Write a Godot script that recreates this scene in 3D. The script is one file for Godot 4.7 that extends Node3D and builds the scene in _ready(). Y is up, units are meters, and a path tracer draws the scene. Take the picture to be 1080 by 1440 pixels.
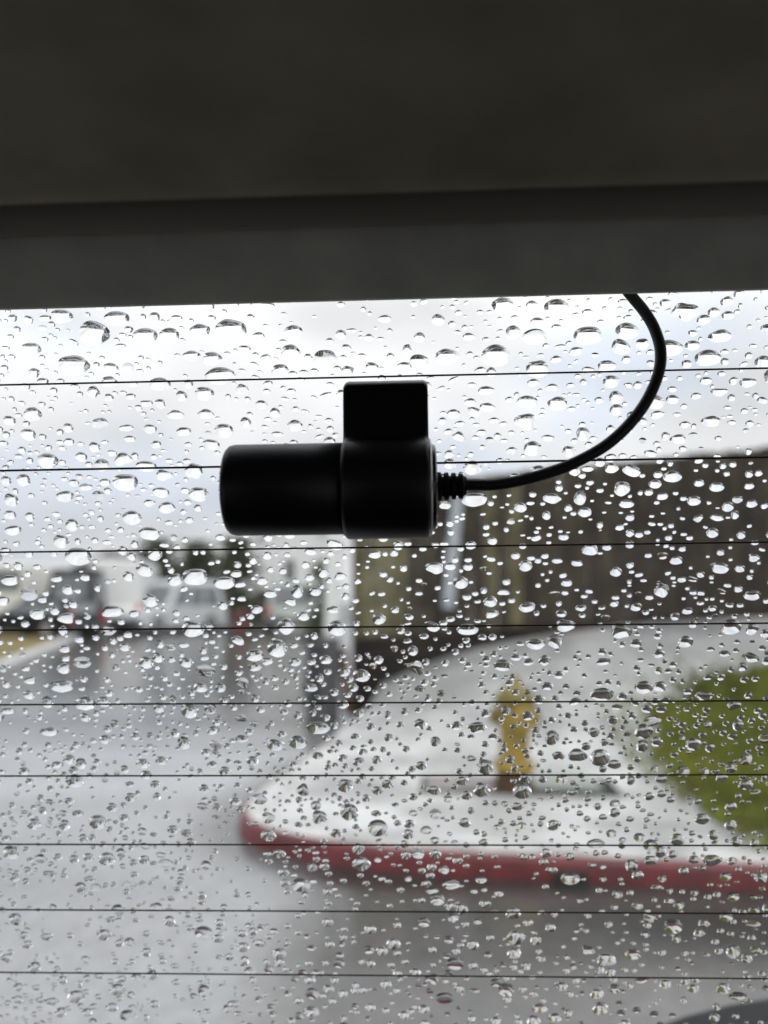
extends Node3D

# ---------------------------------------------------------------- settings
const EYE := Vector3(0, 1.2, 0)
const PITCH := 6.55
const GLASS_TILT := 18.904
const WIRE_GAP := 0.02505

var rng := RandomNumberGenerator.new()
var M := {}
var used := {}
var car_basis := Basis()
var pane := Transform3D()          # outer frame of the rear window: x right, y up along the glass, z into the cabin

# ---------------------------------------------------------------- naming helpers
func numbered(n: String, parent: Node) -> String:
	var key := str(parent.get_instance_id()) + n
	var k: int = used.get(key, 0)
	used[key] = k + 1
	return n if k == 0 else "%s_%03d" % [n, k]

func put(n: String, mesh: Mesh, m: Material, parent: Node = self, t := Transform3D()) -> MeshInstance3D:
	var o := MeshInstance3D.new()
	o.name = numbered(n, parent)
	o.mesh = mesh
	o.material_override = m
	o.transform = t
	parent.add_child(o, true)
	return o

func thing(n: String, label: String, category: String, t := Transform3D(), group := "") -> Node3D:
	var o := Node3D.new()
	o.name = numbered(n, self)
	o.transform = t
	add_child(o, true)
	tag(o, label, category, group)
	return o

func tag(o: Node, label: String, category: String, group := "") -> void:
	o.set_meta("label", label)
	o.set_meta("category", category)
	if group != "":
		o.set_meta("group", group)

func struct(n: String, mesh: Mesh, m: Material) -> MeshInstance3D:
	var o := put(n, mesh, m)
	o.set_meta("kind", "structure")
	return o

# ---------------------------------------------------------------- mesh helpers
func begin() -> SurfaceTool:
	var st := SurfaceTool.new()
	st.begin(Mesh.PRIMITIVE_TRIANGLES)
	return st

func done(st: SurfaceTool) -> ArrayMesh:
	st.generate_normals()
	return st.commit()

func tri(st: SurfaceTool, a: Vector3, b: Vector3, c: Vector3, inner: Vector3, group := 0) -> void:
	# front faces run clockwise; INNER is any point on the inner side
	var n := (b - a).cross(c - a)
	if n.dot((a + b + c) / 3.0 - inner) > 0.0:
		var s := b
		b = c
		c = s
	st.set_smooth_group(group)
	for p in [a, b, c]:
		st.set_uv(Vector2(p.x, p.y))
		st.add_vertex(p)

func quad(st: SurfaceTool, a: Vector3, b: Vector3, c: Vector3, d: Vector3, inner: Vector3, group := 0) -> void:
	tri(st, a, b, c, inner, group)
	tri(st, a, c, d, inner, group)

func rbox(st: SurfaceTool, c: Vector3, s: Vector3, bevel := 0.01, b := Basis()) -> void:
	# a box with chamfered edges
	var h := s / 2.0
	var e: float = minf(bevel, minf(h.x, minf(h.y, h.z)) * 0.9)
	var p := func(sx: float, sy: float, sz: float, axis: int) -> Vector3:
		var v := Vector3(h.x - e, h.y - e, h.z - e)
		v[axis] += e
		return c + b * Vector3(v.x * sx, v.y * sy, v.z * sz)
	for ax in 3:
		var u := (ax + 1) % 3
		var w := (ax + 2) % 3
		for s1 in [-1.0, 1.0]:
			var q: Array[Vector3] = []
			for k in [[-1.0, -1.0], [1.0, -1.0], [1.0, 1.0], [-1.0, 1.0]]:
				var sg := Vector3()
				sg[ax] = s1
				sg[u] = k[0]
				sg[w] = k[1]
				q.append(p.call(sg.x, sg.y, sg.z, ax))
			quad(st, q[0], q[1], q[2], q[3], c, 4294967295)
	for ax in 3:
		var u := (ax + 1) % 3
		var w := (ax + 2) % 3
		for su in [-1.0, 1.0]:
			for sw in [-1.0, 1.0]:
				var q: Array[Vector3] = []
				for k in [[-1.0, u], [1.0, u], [1.0, w], [-1.0, w]]:
					var sg := Vector3()
					sg[ax] = k[0]
					sg[u] = su
					sg[w] = sw
					q.append(p.call(sg.x, sg.y, sg.z, k[1]))
				quad(st, q[0], q[1], q[2], q[3], c, 4294967295)
	for sx in [-1.0, 1.0]:
		for sy in [-1.0, 1.0]:
			for sz in [-1.0, 1.0]:
				tri(st, p.call(sx, sy, sz, 0), p.call(sx, sy, sz, 1), p.call(sx, sy, sz, 2), c, 4294967295)

func box(c: Vector3, s: Vector3, bevel := 0.01, b := Basis()) -> ArrayMesh:
	var st := begin()
	rbox(st, c, s, bevel, b)
	return done(st)

func lathe(st: SurfaceTool, profile: Array, origin: Vector3, axis: Vector3, n := 24, flat := true) -> void:
	# profile: [distance along axis, radius] pairs
	var side := axis.cross(Vector3(0, 0, 1) if absf(axis.z) < 0.9 else Vector3(1, 0, 0)).normalized()
	var up := side.cross(axis).normalized()
	for i in profile.size() - 1:
		var a: Vector2 = profile[i]
		var b: Vector2 = profile[i + 1]
		var mid := origin + axis * ((a.x + b.x) / 2.0)
		for k in n:
			var d0 := side * cos(TAU * k / n) + up * sin(TAU * k / n)
			var d1 := side * cos(TAU * (k + 1) / n) + up * sin(TAU * (k + 1) / n)
			var p := [origin + axis * a.x + d0 * a.y, origin + axis * a.x + d1 * a.y, origin + axis * b.x + d1 * b.y, origin + axis * b.x + d0 * b.y]
			var inner := mid
			if absf(b.y - a.y) > absf(b.x - a.x) * 2.0:   # a cap: the inner side lies along the axis, against the way the profile runs
				inner = mid - axis * signf((b.y - a.y) * -1.0) * 10.0
			var g := (i + 1) if flat else 1
			if a.y > 1e-6:
				tri(st, p[0], p[1], p[2] if b.y > 1e-6 else p[3], inner, g)
			if b.y > 1e-6:
				tri(st, p[0], p[2], p[3], inner, g)

func tube(st: SurfaceTool, path: PackedVector3Array, r: float, n := 10, taper := 1.0) -> void:
	var rings := []
	for i in path.size():
		var d := (path[mini(i + 1, path.size() - 1)] - path[maxi(i - 1, 0)]).normalized()
		var s := d.cross(Vector3(0.13, 0.21, 1).normalized()).normalized()
		var u := s.cross(d)
		var rr := r * lerpf(1.0, taper, float(i) / maxf(1.0, path.size() - 1))
		var ring := []
		for k in n:
			ring.append(path[i] + (s * cos(TAU * k / n) + u * sin(TAU * k / n)) * rr)
		rings.append(ring)
	for i in path.size() - 1:
		var inner := (path[i] + path[i + 1]) / 2.0
		for k in n:
			quad(st, rings[i][k], rings[i][(k + 1) % n], rings[i + 1][(k + 1) % n], rings[i + 1][k], inner, 1)
	for e in [0, path.size() - 1]:
		for k in n:
			tri(st, path[e], rings[e][k], rings[e][(k + 1) % n], path[1] if e == 0 else path[path.size() - 2], 2)

func extrude_x(st: SurfaceTool, prof: PackedVector2Array, x0: float, x1: float, soft := false, segs := 1) -> void:
	# prof holds (z, y) points of a closed outline
	var tris := Geometry2D.triangulate_polygon(prof)
	var mid := Vector2()
	for q in prof:
		mid += q / prof.size()
	for i in range(0, tris.size(), 3):
		var a := prof[tris[i]]
		var b := prof[tris[i + 1]]
		var c := prof[tris[i + 2]]
		tri(st, Vector3(x0, a.y, a.x), Vector3(x0, b.y, b.x), Vector3(x0, c.y, c.x), Vector3(x1, mid.y, mid.x), 90)
		tri(st, Vector3(x1, a.y, a.x), Vector3(x1, b.y, b.x), Vector3(x1, c.y, c.x), Vector3(x0, mid.y, mid.x), 91)
	var turn := 1.0 if Geometry2D.is_polygon_clockwise(prof) else -1.0
	for i in prof.size():
		var a := prof[i]
		var b := prof[(i + 1) % prof.size()]
		var out := Vector2(-(b.y - a.y), b.x - a.x) * turn
		var m := (a + b) / 2.0 - out.normalized()
		for k in segs:
			var xa := lerpf(x0, x1, float(k) / segs)
			var xb := lerpf(x0, x1, float(k + 1) / segs)
			quad(st, Vector3(xa, a.y, a.x), Vector3(xb, a.y, a.x), Vector3(xb, b.y, b.x), Vector3(xa, b.y, b.x), Vector3((xa + xb) / 2.0, m.y, m.x), 1 if soft else i + 2)

func merge_mesh(arr: Array) -> ArrayMesh:
	var m := ArrayMesh.new()
	m.add_surface_from_arrays(Mesh.PRIMITIVE_TRIANGLES, arr)
	return m

# ---------------------------------------------------------------- materials
func noise_tex(freq: float, lo: Color, hi: Color, sd: int, size := 512, octaves := 5) -> NoiseTexture2D:
	var n := FastNoiseLite.new()
	n.seed = sd
	n.frequency = freq
	n.fractal_octaves = octaves
	n.noise_type = FastNoiseLite.TYPE_SIMPLEX_SMOOTH
	var t := NoiseTexture2D.new()
	t.width = size
	t.height = size
	t.seamless = true
	t.noise = n
	var g := Gradient.new()
	g.set_color(0, lo)
	g.set_color(1, hi)
	t.color_ramp = g
	return t

func noise_normal(freq: float, sd: int, strength := 4.0) -> NoiseTexture2D:
	var n := FastNoiseLite.new()
	n.seed = sd
	n.frequency = freq
	n.fractal_octaves = 4
	var t := NoiseTexture2D.new()
	t.width = 512
	t.height = 512
	t.seamless = true
	t.as_normal_map = true
	t.bump_strength = strength
	t.noise = n
	return t

func mat(n: String, linear: Color, rough: float, spec := 0.5, metal := 0.0) -> StandardMaterial3D:
	var m := StandardMaterial3D.new()
	m.resource_name = n
	m.albedo_color = linear.linear_to_srgb()
	m.roughness = rough
	m.metallic_specular = spec
	m.metallic = metal
	M[n] = m
	return m

func tri_tex(m: StandardMaterial3D, tex: Texture2D, scale: float) -> void:
	m.albedo_texture = tex
	m.uv1_triplanar = true
	m.uv1_world_triplanar = true
	m.uv1_scale = Vector3.ONE * scale

func grey(v: float) -> Color:
	return Color(v, v, v)

func materials() -> void:
	var fine := noise_tex(0.02, grey(0.84), grey(1.0), 3)
	var coarse := noise_tex(0.008, grey(0.66), grey(1.0), 9)
	var rain_normal := noise_normal(0.02, 5, 3.0)
	var m := mat("headliner", Color(0.40, 0.355, 0.275), 0.95, 0.2)
	m.albedo_texture = noise_tex(0.012, grey(0.84), grey(1.0), 21)
	m.uv1_triplanar = true
	m.uv1_scale = Vector3.ONE * 4.0
	m.normal_enabled = true
	m.normal_texture = weave()
	m.normal_scale = 0.05
	m = mat("trim", Color(0.70, 0.68, 0.61), 0.75, 0.4)
	m.albedo_texture = M.headliner.albedo_texture
	m.uv1_triplanar = true
	m.uv1_scale = Vector3.ONE * 6.0
	mat("groove", Color(0.22, 0.20, 0.175), 0.95, 0.1)
	mat("cabin", Color(0.20, 0.195, 0.18), 0.8, 0.3)
	mat("carpet", Color(0.025, 0.025, 0.026), 0.95, 0.1)
	mat("seat_cloth", Color(0.045, 0.045, 0.05), 0.95, 0.2)
	m = mat("paint", Color(0.012, 0.013, 0.015), 0.3, 0.5)
	m.clearcoat_enabled = true
	m.clearcoat = 0.6
	m.clearcoat_roughness = 0.1
	mat("cladding", Color(0.010, 0.010, 0.0105), 0.6, 0.3)
	mat("rubber", Color(0.015, 0.015, 0.016), 0.7, 0.35)
	mat("wheel_metal", Color(0.4, 0.4, 0.41), 0.4, 0.5, 0.6)
	m = mat("pane", Color(0.9, 0.95, 0.93), 0.02, 0.5)
	m.transparency = BaseMaterial3D.TRANSPARENCY_ALPHA
	m.albedo_color.a = 0.03
	mat("wire", Color(0.060, 0.043, 0.034), 0.7, 0.3)
	mat("plastic", Color(0.005, 0.005, 0.0055), 0.42, 0.42)
	mat("plastic_gloss", Color(0.012, 0.012, 0.012), 0.25, 0.5)
	mat("silver", Color(0.45, 0.45, 0.46), 0.35, 0.5, 0.8)
	mat("cable", Color(0.016, 0.016, 0.016), 0.5, 0.45)
	m = mat("water", Color(1, 1, 1), 0.0, 0.5)
	m.refraction_enabled = true
	m.refraction_scale = 0.033
	m.transparency = BaseMaterial3D.TRANSPARENCY_ALPHA
	m.albedo_color = Color(1, 1, 1, 0.0)
	# outdoors
	m = mat("road", Color(1, 1, 1), 0.15, 0.5)
	m.vertex_color_use_as_albedo = true
	tri_tex(m, fine, 0.9)
	m.normal_enabled = true
	m.normal_texture = rain_normal
	m.normal_scale = 0.05
	m = mat("far_ground", Color(0.10, 0.10, 0.098), 0.4, 0.5)
	tri_tex(m, coarse, 0.05)
	m = mat("concrete", Color(1, 1, 1), 0.5, 0.5)
	m.vertex_color_use_as_albedo = true
	tri_tex(m, coarse, 0.35)
	m = mat("kerb_red", Color(0.16, 0.012, 0.015), 0.42, 0.5)
	tri_tex(m, noise_tex(0.012, Color(0.62, 0.6, 0.6), Color(1, 1, 1), 31), 0.7)
	m = mat("kerb_grey", Color(0.60, 0.60, 0.58), 0.5, 0.5)
	tri_tex(m, coarse, 0.5)
	m = mat("pad", Color(0.36, 0.325, 0.32), 0.6, 0.4)
	tri_tex(m, coarse, 0.8)
	mat("dark_slab", Color(0.24, 0.26, 0.24), 0.6, 0.4)
	mat("near_black", Color(0.035, 0.035, 0.03), 0.9, 0.2)
	m = mat("soil", Color(0.05, 0.036, 0.024), 0.95, 0.2)
	tri_tex(m, fine, 0.8)
	m = mat("lawn", Color(0.080, 0.092, 0.016), 0.95, 0.2)
	tri_tex(m, fine, 0.8)
	m = mat("blade", Color(1, 1, 1), 0.6, 0.3)
	m.vertex_color_use_as_albedo = true
	m.backlight_enabled = true
	m.backlight = Color(0.25, 0.25, 0.25)
	m = mat("verge", Color(0.20, 0.165, 0.075), 0.95, 0.2)
	tri_tex(m, fine, 0.3)
	var grain := wood()
	var woods := [Color(0.070, 0.057, 0.041), Color(0.062, 0.050, 0.037), Color(0.084, 0.070, 0.047), Color(0.190, 0.172, 0.088), Color(0.26, 0.245, 0.140), Color(0.054, 0.044, 0.034)]
	for i in woods.size():
		m = mat("wood%d" % i, woods[i], 0.8, 0.35)
		tri_tex(m, grain, 0.9)
	mat("dark_timber", Color(0.030, 0.022, 0.017), 0.85, 0.3).albedo_texture = null
	tri_tex(M.dark_timber, grain, 0.6)
	m = mat("hydrant_yellow", Color(0.43, 0.30, 0.040), 0.42, 0.5)
	tri_tex(m, noise_tex(0.02, grey(0.7), grey(1.0), 41), 3.0)
	m = mat("hydrant_dull", Color(0.23, 0.18, 0.03), 0.5, 0.5)
	tri_tex(m, noise_tex(0.02, grey(0.65), grey(1.0), 42), 3.0)
	mat("hydrant_base", Color(0.075, 0.038, 0.016), 0.7, 0.4)
	mat("pipe", Color(0.40, 0.43, 0.46), 0.4, 0.5)
	mat("white_vinyl", Color(0.72, 0.74, 0.70), 0.5, 0.5)
	mat("dark_grey", Color(0.085, 0.085, 0.088), 0.6, 0.4)
	mat("stake", Color(0.085, 0.040, 0.018), 0.85, 0.3)
	mat("bark", Color(0.05, 0.04, 0.03), 0.9, 0.2)
	for e in [["leaf_dark", Color(0.055, 0.060, 0.026)], ["leaf_olive", Color(0.055, 0.06, 0.022)], ["leaf_grey", Color(0.16, 0.18, 0.13)]]:
		m = mat(e[0], e[1], 0.6, 0.3)
		m.backlight_enabled = true
		m.backlight = Color(0.3, 0.3, 0.3)
	mat("stucco_white", Color(0.78, 0.79, 0.78), 0.85, 0.3)
	mat("stucco_cream", Color(0.55, 0.53, 0.48), 0.85, 0.3)
	mat("roof_dark", Color(0.045, 0.05, 0.045), 0.8, 0.3)
	mat("roof_light", Color(0.35, 0.36, 0.36), 0.8, 0.3)
	mat("window_glass", Color(0.13, 0.14, 0.145), 0.08, 0.6)
	for e in [["car_white", Color(0.72, 0.73, 0.72)], ["car_silver", Color(0.55, 0.57, 0.58)], ["car_cream", Color(0.66, 0.65, 0.60)], ["car_black", Color(0.012, 0.012, 0.014)], ["car_dark", Color(0.02, 0.016, 0.018)], ["car_sage", Color(0.33, 0.38, 0.34)], ["bin_red", Color(0.15, 0.045, 0.042)]]:
		m = mat(e[0], e[1], 0.3, 0.5)
		if e[0] in ["car_black", "car_dark"]:      # wet, dull old paint
			m.roughness = 0.6
			m.metallic_specular = 0.25
			continue
		m.clearcoat_enabled = true
		m.clearcoat = 0.6
	mat("lamp_red", Color(0.5, 0.02, 0.025), 0.25, 0.5)
	mat("lamp_amber", Color(0.65, 0.28, 0.05), 0.25, 0.5)
	mat("lamp_clear", Color(0.75, 0.76, 0.78), 0.15, 0.5)
	mat("plate", Color(0.70, 0.66, 0.58), 0.5, 0.4)
	mat("cover_grey", Color(0.35, 0.37, 0.40), 0.5, 0.4)

func weave() -> ImageTexture:
	var s := 256
	var im := Image.create(s, s, false, Image.FORMAT_RGB8)
	for y in s:
		for x in s:
			var a := sin(TAU * (x * 32.0 + y * 16.0) / s)
			var b := sin(TAU * (x * 16.0 - y * 32.0) / s)
			im.set_pixel(x, y, grey(0.5 + 0.22 * a + 0.18 * b))
	im.bump_map_to_normal_map(3.0)
	return ImageTexture.create_from_image(im)

func wood() -> ImageTexture:
	var s := 512
	var n := FastNoiseLite.new()
	n.seed = 77
	n.frequency = 0.03
	n.fractal_octaves = 4
	var im := Image.create(s, s, false, Image.FORMAT_RGB8)
	for y in s:
		for x in s:
			var v := n.get_noise_2d(x * 2.2, y * 0.10)
			var w := n.get_noise_2d(x * 0.3 + 900.0, y * 0.2)
			im.set_pixel(x, y, grey(clampf(0.78 + 0.30 * v + 0.25 * w, 0.25, 1.0)))
	return ImageTexture.create_from_image(im)

# ---------------------------------------------------------------- sky
func sky_picture() -> ImageTexture:
	var w := 512
	var h := 256
	var n := FastNoiseLite.new()
	n.seed = 12
	n.frequency = 1.1
	n.fractal_octaves = 5
	var b := FastNoiseLite.new()
	b.seed = 33
	b.frequency = 0.9
	b.fractal_octaves = 3
	var im := Image.create(w, h, false, Image.FORMAT_RGBF)
	for y in h:
		var up := (0.5 - (y + 0.5) / h) * PI
		for x in w:
			var az := (x + 0.5) / w * TAU
			var d := Vector3(cos(up) * sin(az), sin(up), cos(up) * cos(az))
			var s := maxf(d.y, 0.0)
			var q := Vector3(d.x, d.y * 2.6, d.z) * 1.6
			var c := n.get_noise_3dv(q * 1.4)
			var e := smoothstep(0.0, 0.38, b.get_noise_3dv(q * 1.1 + Vector3(0.4, 7.7, 2.2)))
			var l := 0.72 * (1.0 + 2.0 * pow(s, 1.45)) * (1.0 + 0.36 * c)
			var col := Color(0.985, 1.0, 1.015).lerp(Color(0.74, 0.85, 1.03), e * 0.58)
			im.set_pixel(x, y, Color(col.r * l, col.g * l, col.b * l))
	return ImageTexture.create_from_image(im)

# ---------------------------------------------------------------- start
func _ready() -> void:
	rng.seed = 20240
	materials()
	var cam := Camera3D.new()
	cam.name = "camera"
	cam.position = EYE
	cam.rotation_degrees = Vector3(PITCH, 0, 0)
	var lens := CameraAttributesPhysical.new()
	lens.frustum_focal_length = 12.0 / (720.0 / 1088.0)
	lens.frustum_near = 0.02
	lens.frustum_far = 600.0
	lens.frustum_focus_distance = 0.220
	lens.exposure_aperture = 5.2
	cam.attributes = lens
	cam.fov = 2.0 * rad_to_deg(atan(720.0 / 1088.0))
	cam.near = 0.02
	cam.far = 600.0
	add_child(cam)
	cam.current = true

	var env := Environment.new()
	env.background_mode = Environment.BG_SKY
	var pano := PanoramaSkyMaterial.new()
	pano.panorama = sky_picture()
	var sky := Sky.new()
	sky.sky_material = pano
	env.sky = sky
	env.tonemap_mode = Environment.TONE_MAPPER_LINEAR
	env.tonemap_exposure = 1.1
	env.sdfgi_enabled = true
	env.ssao_enabled = true
	env.ssil_enabled = true
	var we := WorldEnvironment.new()
	we.name = "world_environment"
	we.environment = env
	add_child(we)

	var sun := DirectionalLight3D.new()
	sun.name = "veiled_sun"
	sun.light_energy = 0.38
	sun.light_color = Color(1.0, 0.97, 0.93)
	sun.light_angular_distance = 25.0
	sun.rotation_degrees = Vector3(-58, 35, 0)
	sun.shadow_enabled = true
	add_child(sun)

	car_basis = Basis(Vector3.UP, deg_to_rad(-2.328)) * Basis(Vector3.BACK, deg_to_rad(0.605))
	var pane_local := Transform3D(Basis(Vector3.RIGHT, deg_to_rad(GLASS_TILT)), Vector3(0.00464, 1.26339, -0.21399))
	pane = Transform3D(car_basis, Vector3()) * pane_local

	build_ground()
	build_fence()
	build_street()
	build_car(pane_local)
	build_dash_camera()
	build_drops()

# ---------------------------------------------------------------- ground
func bank_line(x: float) -> float:      # height of the concrete where it meets the fence
	return 0.098 + 1.01 * (1.0 - exp(-maxf(x + 0.42, 0.0) / 1.55))

func bank(x: float, z: float) -> float:
	var t := clampf((-z - 5.0) / 3.5, 0.0, 1.15)
	return 0.098 + pow(t, 1.15) * (bank_line(x) - 0.098)

func kerb_path() -> PackedVector3Array:
	var c := Curve3D.new()
	var pts := [Vector3(9.0, 0, -2.85), Vector3(5.0, 0, -3.08), Vector3(3.0, 0, -3.24), Vector3(1.56, 0, -3.39), Vector3(0.48, 0, -3.53), Vector3(0.0, 0, -3.62), Vector3(-0.38, 0, -3.77), Vector3(-0.63, 0, -3.97), Vector3(-0.76, 0, -4.27), Vector3(-0.74, 0, -4.75), Vector3(-0.59, 0, -5.5), Vector3(-0.42, 0, -6.55), Vector3(-0.28, 0, -7.5), Vector3(-0.12, 0, -8.6), Vector3(0.05, 0, -9.8)]
	for i in pts.size():
		var a: Vector3 = pts[maxi(i - 1, 0)]
		var b: Vector3 = pts[mini(i + 1, pts.size() - 1)]
		var l := (b - a).normalized()
		c.add_point(pts[i], -l * pts[i].distance_to(a) * 0.33, l * pts[i].distance_to(b) * 0.33)
	c.bake_interval = 0.07
	return c.get_baked_points()

func polar_sheet(edge: PackedVector2Array, mid: Vector2, lift: float, rows: int, color: Callable) -> ArrayMesh:
	var v := PackedVector3Array()
	var nrm := PackedVector3Array()
	var col := PackedColorArray()
	var idx := PackedInt32Array()
	var n := edge.size()
	for r in rows + 1:
		for i in n:
			var p := mid.lerp(edge[i], float(r) / rows)
			v.append(Vector3(p.x, bank(p.x, p.y) + lift, p.y))
			var e := 0.05
			nrm.append(Vector3(bank(p.x - e, p.y) - bank(p.x + e, p.y), 2.0 * e, bank(p.x, p.y - e) - bank(p.x, p.y + e)).normalized())
			col.append(color.call(p.x, p.y))
	for r in rows:
		for i in n:
			var a := r * n + i
			var b := r * n + (i + 1) % n
			for t in [[a, b, b + n], [a, b + n, a + n]]:
				var up := (v[t[1]] - v[t[0]]).cross(v[t[2]] - v[t[0]]).y
				idx.append_array(PackedInt32Array([t[0], t[2], t[1]] if up > 0.0 else [t[0], t[1], t[2]]))
	var arr := []
	arr.resize(Mesh.ARRAY_MAX)
	arr[Mesh.ARRAY_VERTEX] = v
	arr[Mesh.ARRAY_NORMAL] = nrm
	arr[Mesh.ARRAY_COLOR] = col
	arr[Mesh.ARRAY_INDEX] = idx
	return merge_mesh(arr)

func build_ground() -> void:
	var n := FastNoiseLite.new()
	n.seed = 4
	n.frequency = 0.35
	n.fractal_octaves = 4
	# the wide ground and the wet street on it
	var st := begin()
	quad(st, Vector3(-400, -0.02, -400), Vector3(400, -0.02, -400), Vector3(400, -0.02, 200), Vector3(-400, -0.02, 200), Vector3(0, -9, 0))
	struct("ground", done(st), M.far_ground)
	var v := PackedVector3Array()
	var nrm := PackedVector3Array()
	var col := PackedColorArray()
	var idx := PackedInt32Array()
	var gutter := kerb_path()
	var nx := 200
	var nz := 260
	for j in nz + 1:
		for i in nx + 1:
			var x := lerpf(-20.0, 10.0, float(i) / nx)
			var z := lerpf(4.0, -40.0, float(j) / nz)
			var w := n.get_noise_2d(x, z)
			var streak := n.get_noise_2d(x * 0.35 + 50.0, z * 3.4)  # stretched tone standing in for uneven reflections on the wet surface
			# worn pale slab on the left and under the car, dark wet-road reflections painted into the asphalt along the kerb and down the street
			var pale := smoothstep(-7.9, -6.6, z + 0.5 * w) * (1.0 - smoothstep(-0.50, -0.22, x + 0.15 * w))
			pale = maxf(pale, 0.5 * smoothstep(-2.75, -1.95, z + 0.3 * w))
			var k := lerpf(0.075 + 0.11 * streak, 0.285 + 0.07 * w + 0.11 * streak, pale)
			if x > -1.6 and z > -6.0 and z < -2.3:          # shade along the foot of the kerb, painted into the road colour
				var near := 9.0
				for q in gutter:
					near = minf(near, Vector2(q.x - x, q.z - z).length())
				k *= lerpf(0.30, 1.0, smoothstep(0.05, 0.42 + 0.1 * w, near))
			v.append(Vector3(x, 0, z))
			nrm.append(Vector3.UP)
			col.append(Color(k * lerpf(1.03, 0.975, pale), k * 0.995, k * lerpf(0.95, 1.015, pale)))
	for j in nz:
		for i in nx:
			var a := j * (nx + 1) + i
			idx.append_array(PackedInt32Array([a, a + 1 + nx, a + 1, a + 1, a + nx + 1, a + nx + 2]))
	var arr := []
	arr.resize(Mesh.ARRAY_MAX)
	arr[Mesh.ARRAY_VERTEX] = v
	arr[Mesh.ARRAY_NORMAL] = nrm
	arr[Mesh.ARRAY_COLOR] = col
	arr[Mesh.ARRAY_INDEX] = idx
	for t in range(0, idx.size(), 3):          # clockwise seen from above
		if (v[idx[t + 1]] - v[idx[t]]).cross(v[idx[t + 2]] - v[idx[t]]).y > 0.0:
			var s := idx[t + 1]
			idx[t + 1] = idx[t + 2]
			idx[t + 2] = s
	arr[Mesh.ARRAY_INDEX] = idx
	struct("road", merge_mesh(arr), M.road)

	# kerb: red along the street corner, bare concrete farther back
	var path := kerb_path()
	var rings := []
	for i in path.size():
		var d := (path[mini(i + 1, path.size() - 1)] - path[maxi(i - 1, 0)]).normalized()
		var inside := Vector3(d.z, 0, -d.x)      # towards the pavement
		if inside.dot(Vector3(3, 0, -6) - path[i]) < 0.0:
			inside = -inside
		var p := path[i]
		rings.append([p + inside * -0.02 + Vector3(0, -0.05, 0), p + inside * -0.004 + Vector3(0, 0.076, 0), p + inside * 0.006 + Vector3(0, 0.092, 0), p + inside * 0.03 + Vector3(0, 0.100, 0), p + inside * 0.15 + Vector3(0, 0.102, 0), p + inside * 0.15 + Vector3(0, -0.05, 0)])
	var red := begin()
	var bare := begin()
	for i in path.size() - 1:
		var is_red := path[i].z > -6.4 or path[i].x > 0.5
		var s := red if is_red else bare
		for k in 5:
			if k > 2:
				s = bare
			var inner: Vector3 = (rings[i][0] + rings[i][5] + rings[i + 1][0] + rings[i + 1][5]) / 4.0 + Vector3(0, 0.06, 0)
			quad(s, rings[i][k], rings[i][k + 1], rings[i + 1][k + 1], rings[i + 1][k], inner, 1 if k < 4 else 2)
	var k1 := struct("kerb", done(red), M.kerb_red)
	put("drain_outlet", box(Vector3(0.80, 0.024, -3.478), Vector3(0.15, 0.055, 0.05), 0.006, Basis(Vector3.UP, -0.1)), M.near_black, k1)
	struct("kerb", done(bare), M.kerb_grey)

	# pavement and the concrete bank that climbs to the fence
	var edge := PackedVector2Array()
	for i in path.size():
		var p := Vector2(path[i].x, path[i].z)
		edge.append(p + (Vector2(3, -6) - p).normalized() * 0.14)
	for i in 40:
		edge.append(Vector2(lerpf(0.2, 9.0, i / 39.0), -9.4))
	for i in 30:
		edge.append(Vector2(9.0, lerpf(-9.3, -3.0, i / 29.0)))
	var pave := func(x: float, z: float) -> Color:
		var w := n.get_noise_2d(x * 1.3 + 20.0, z * 1.3)
		var damp := n.get_noise_2d(x * 0.5 - 70.0, z * 0.8)
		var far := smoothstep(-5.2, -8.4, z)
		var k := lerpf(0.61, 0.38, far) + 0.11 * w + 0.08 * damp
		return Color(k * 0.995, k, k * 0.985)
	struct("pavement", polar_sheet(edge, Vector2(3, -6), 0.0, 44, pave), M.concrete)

	# round hydrant footing with a dark strip along its front
	var turn := Basis(Vector3.UP, -0.08)
	struct("ground_strip", box(Vector3(0.80, 0.091, -4.78), Vector3(1.16, 0.024, 0.42), 0.004, turn), M.near_black)
	struct("ground_slab", box(Vector3(0.50, 0.098, -4.82), Vector3(0.50, 0.024, 0.30), 0.006, turn), M.pad)
	struct("ground_slab", box(Vector3(1.04, 0.096, -4.85), Vector3(0.52, 0.024, 0.30), 0.006, turn), M.dark_slab)

	# lawn
	var le := PackedVector2Array()
	var lp := [Vector2(1.84, -3.72), Vector2(1.74, -4.2), Vector2(1.78, -4.9), Vector2(1.95, -5.7), Vector2(2.25, -6.3), Vector2(2.8, -6.75), Vector2(3.6, -7.0), Vector2(5.2, -7.1), Vector2(7.0, -7.0), Vector2(7.4, -5.5), Vector2(7.0, -3.7), Vector2(5.0, -3.55), Vector2(3.4, -3.55), Vector2(2.4, -3.6)]
	for i in lp.size():
		var a: Vector2 = lp[(i + lp.size() - 1) % lp.size()]
		var b: Vector2 = lp[i]
		var c: Vector2 = lp[(i + 1) % lp.size()]
		var d: Vector2 = lp[(i + 2) % lp.size()]
		for k in 10:
			le.append(b.cubic_interpolate(c, a, d, k / 10.0) + Vector2(rng.randf_range(-0.13, 0.13), rng.randf_range(-0.13, 0.13)))
	struct("lawn", polar_sheet(le, Vector2(4.2, -5.6), 0.025, 16, func(_x: float, _z: float) -> Color: return Color.WHITE), M.lawn)
	var tuft := begin()
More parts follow.
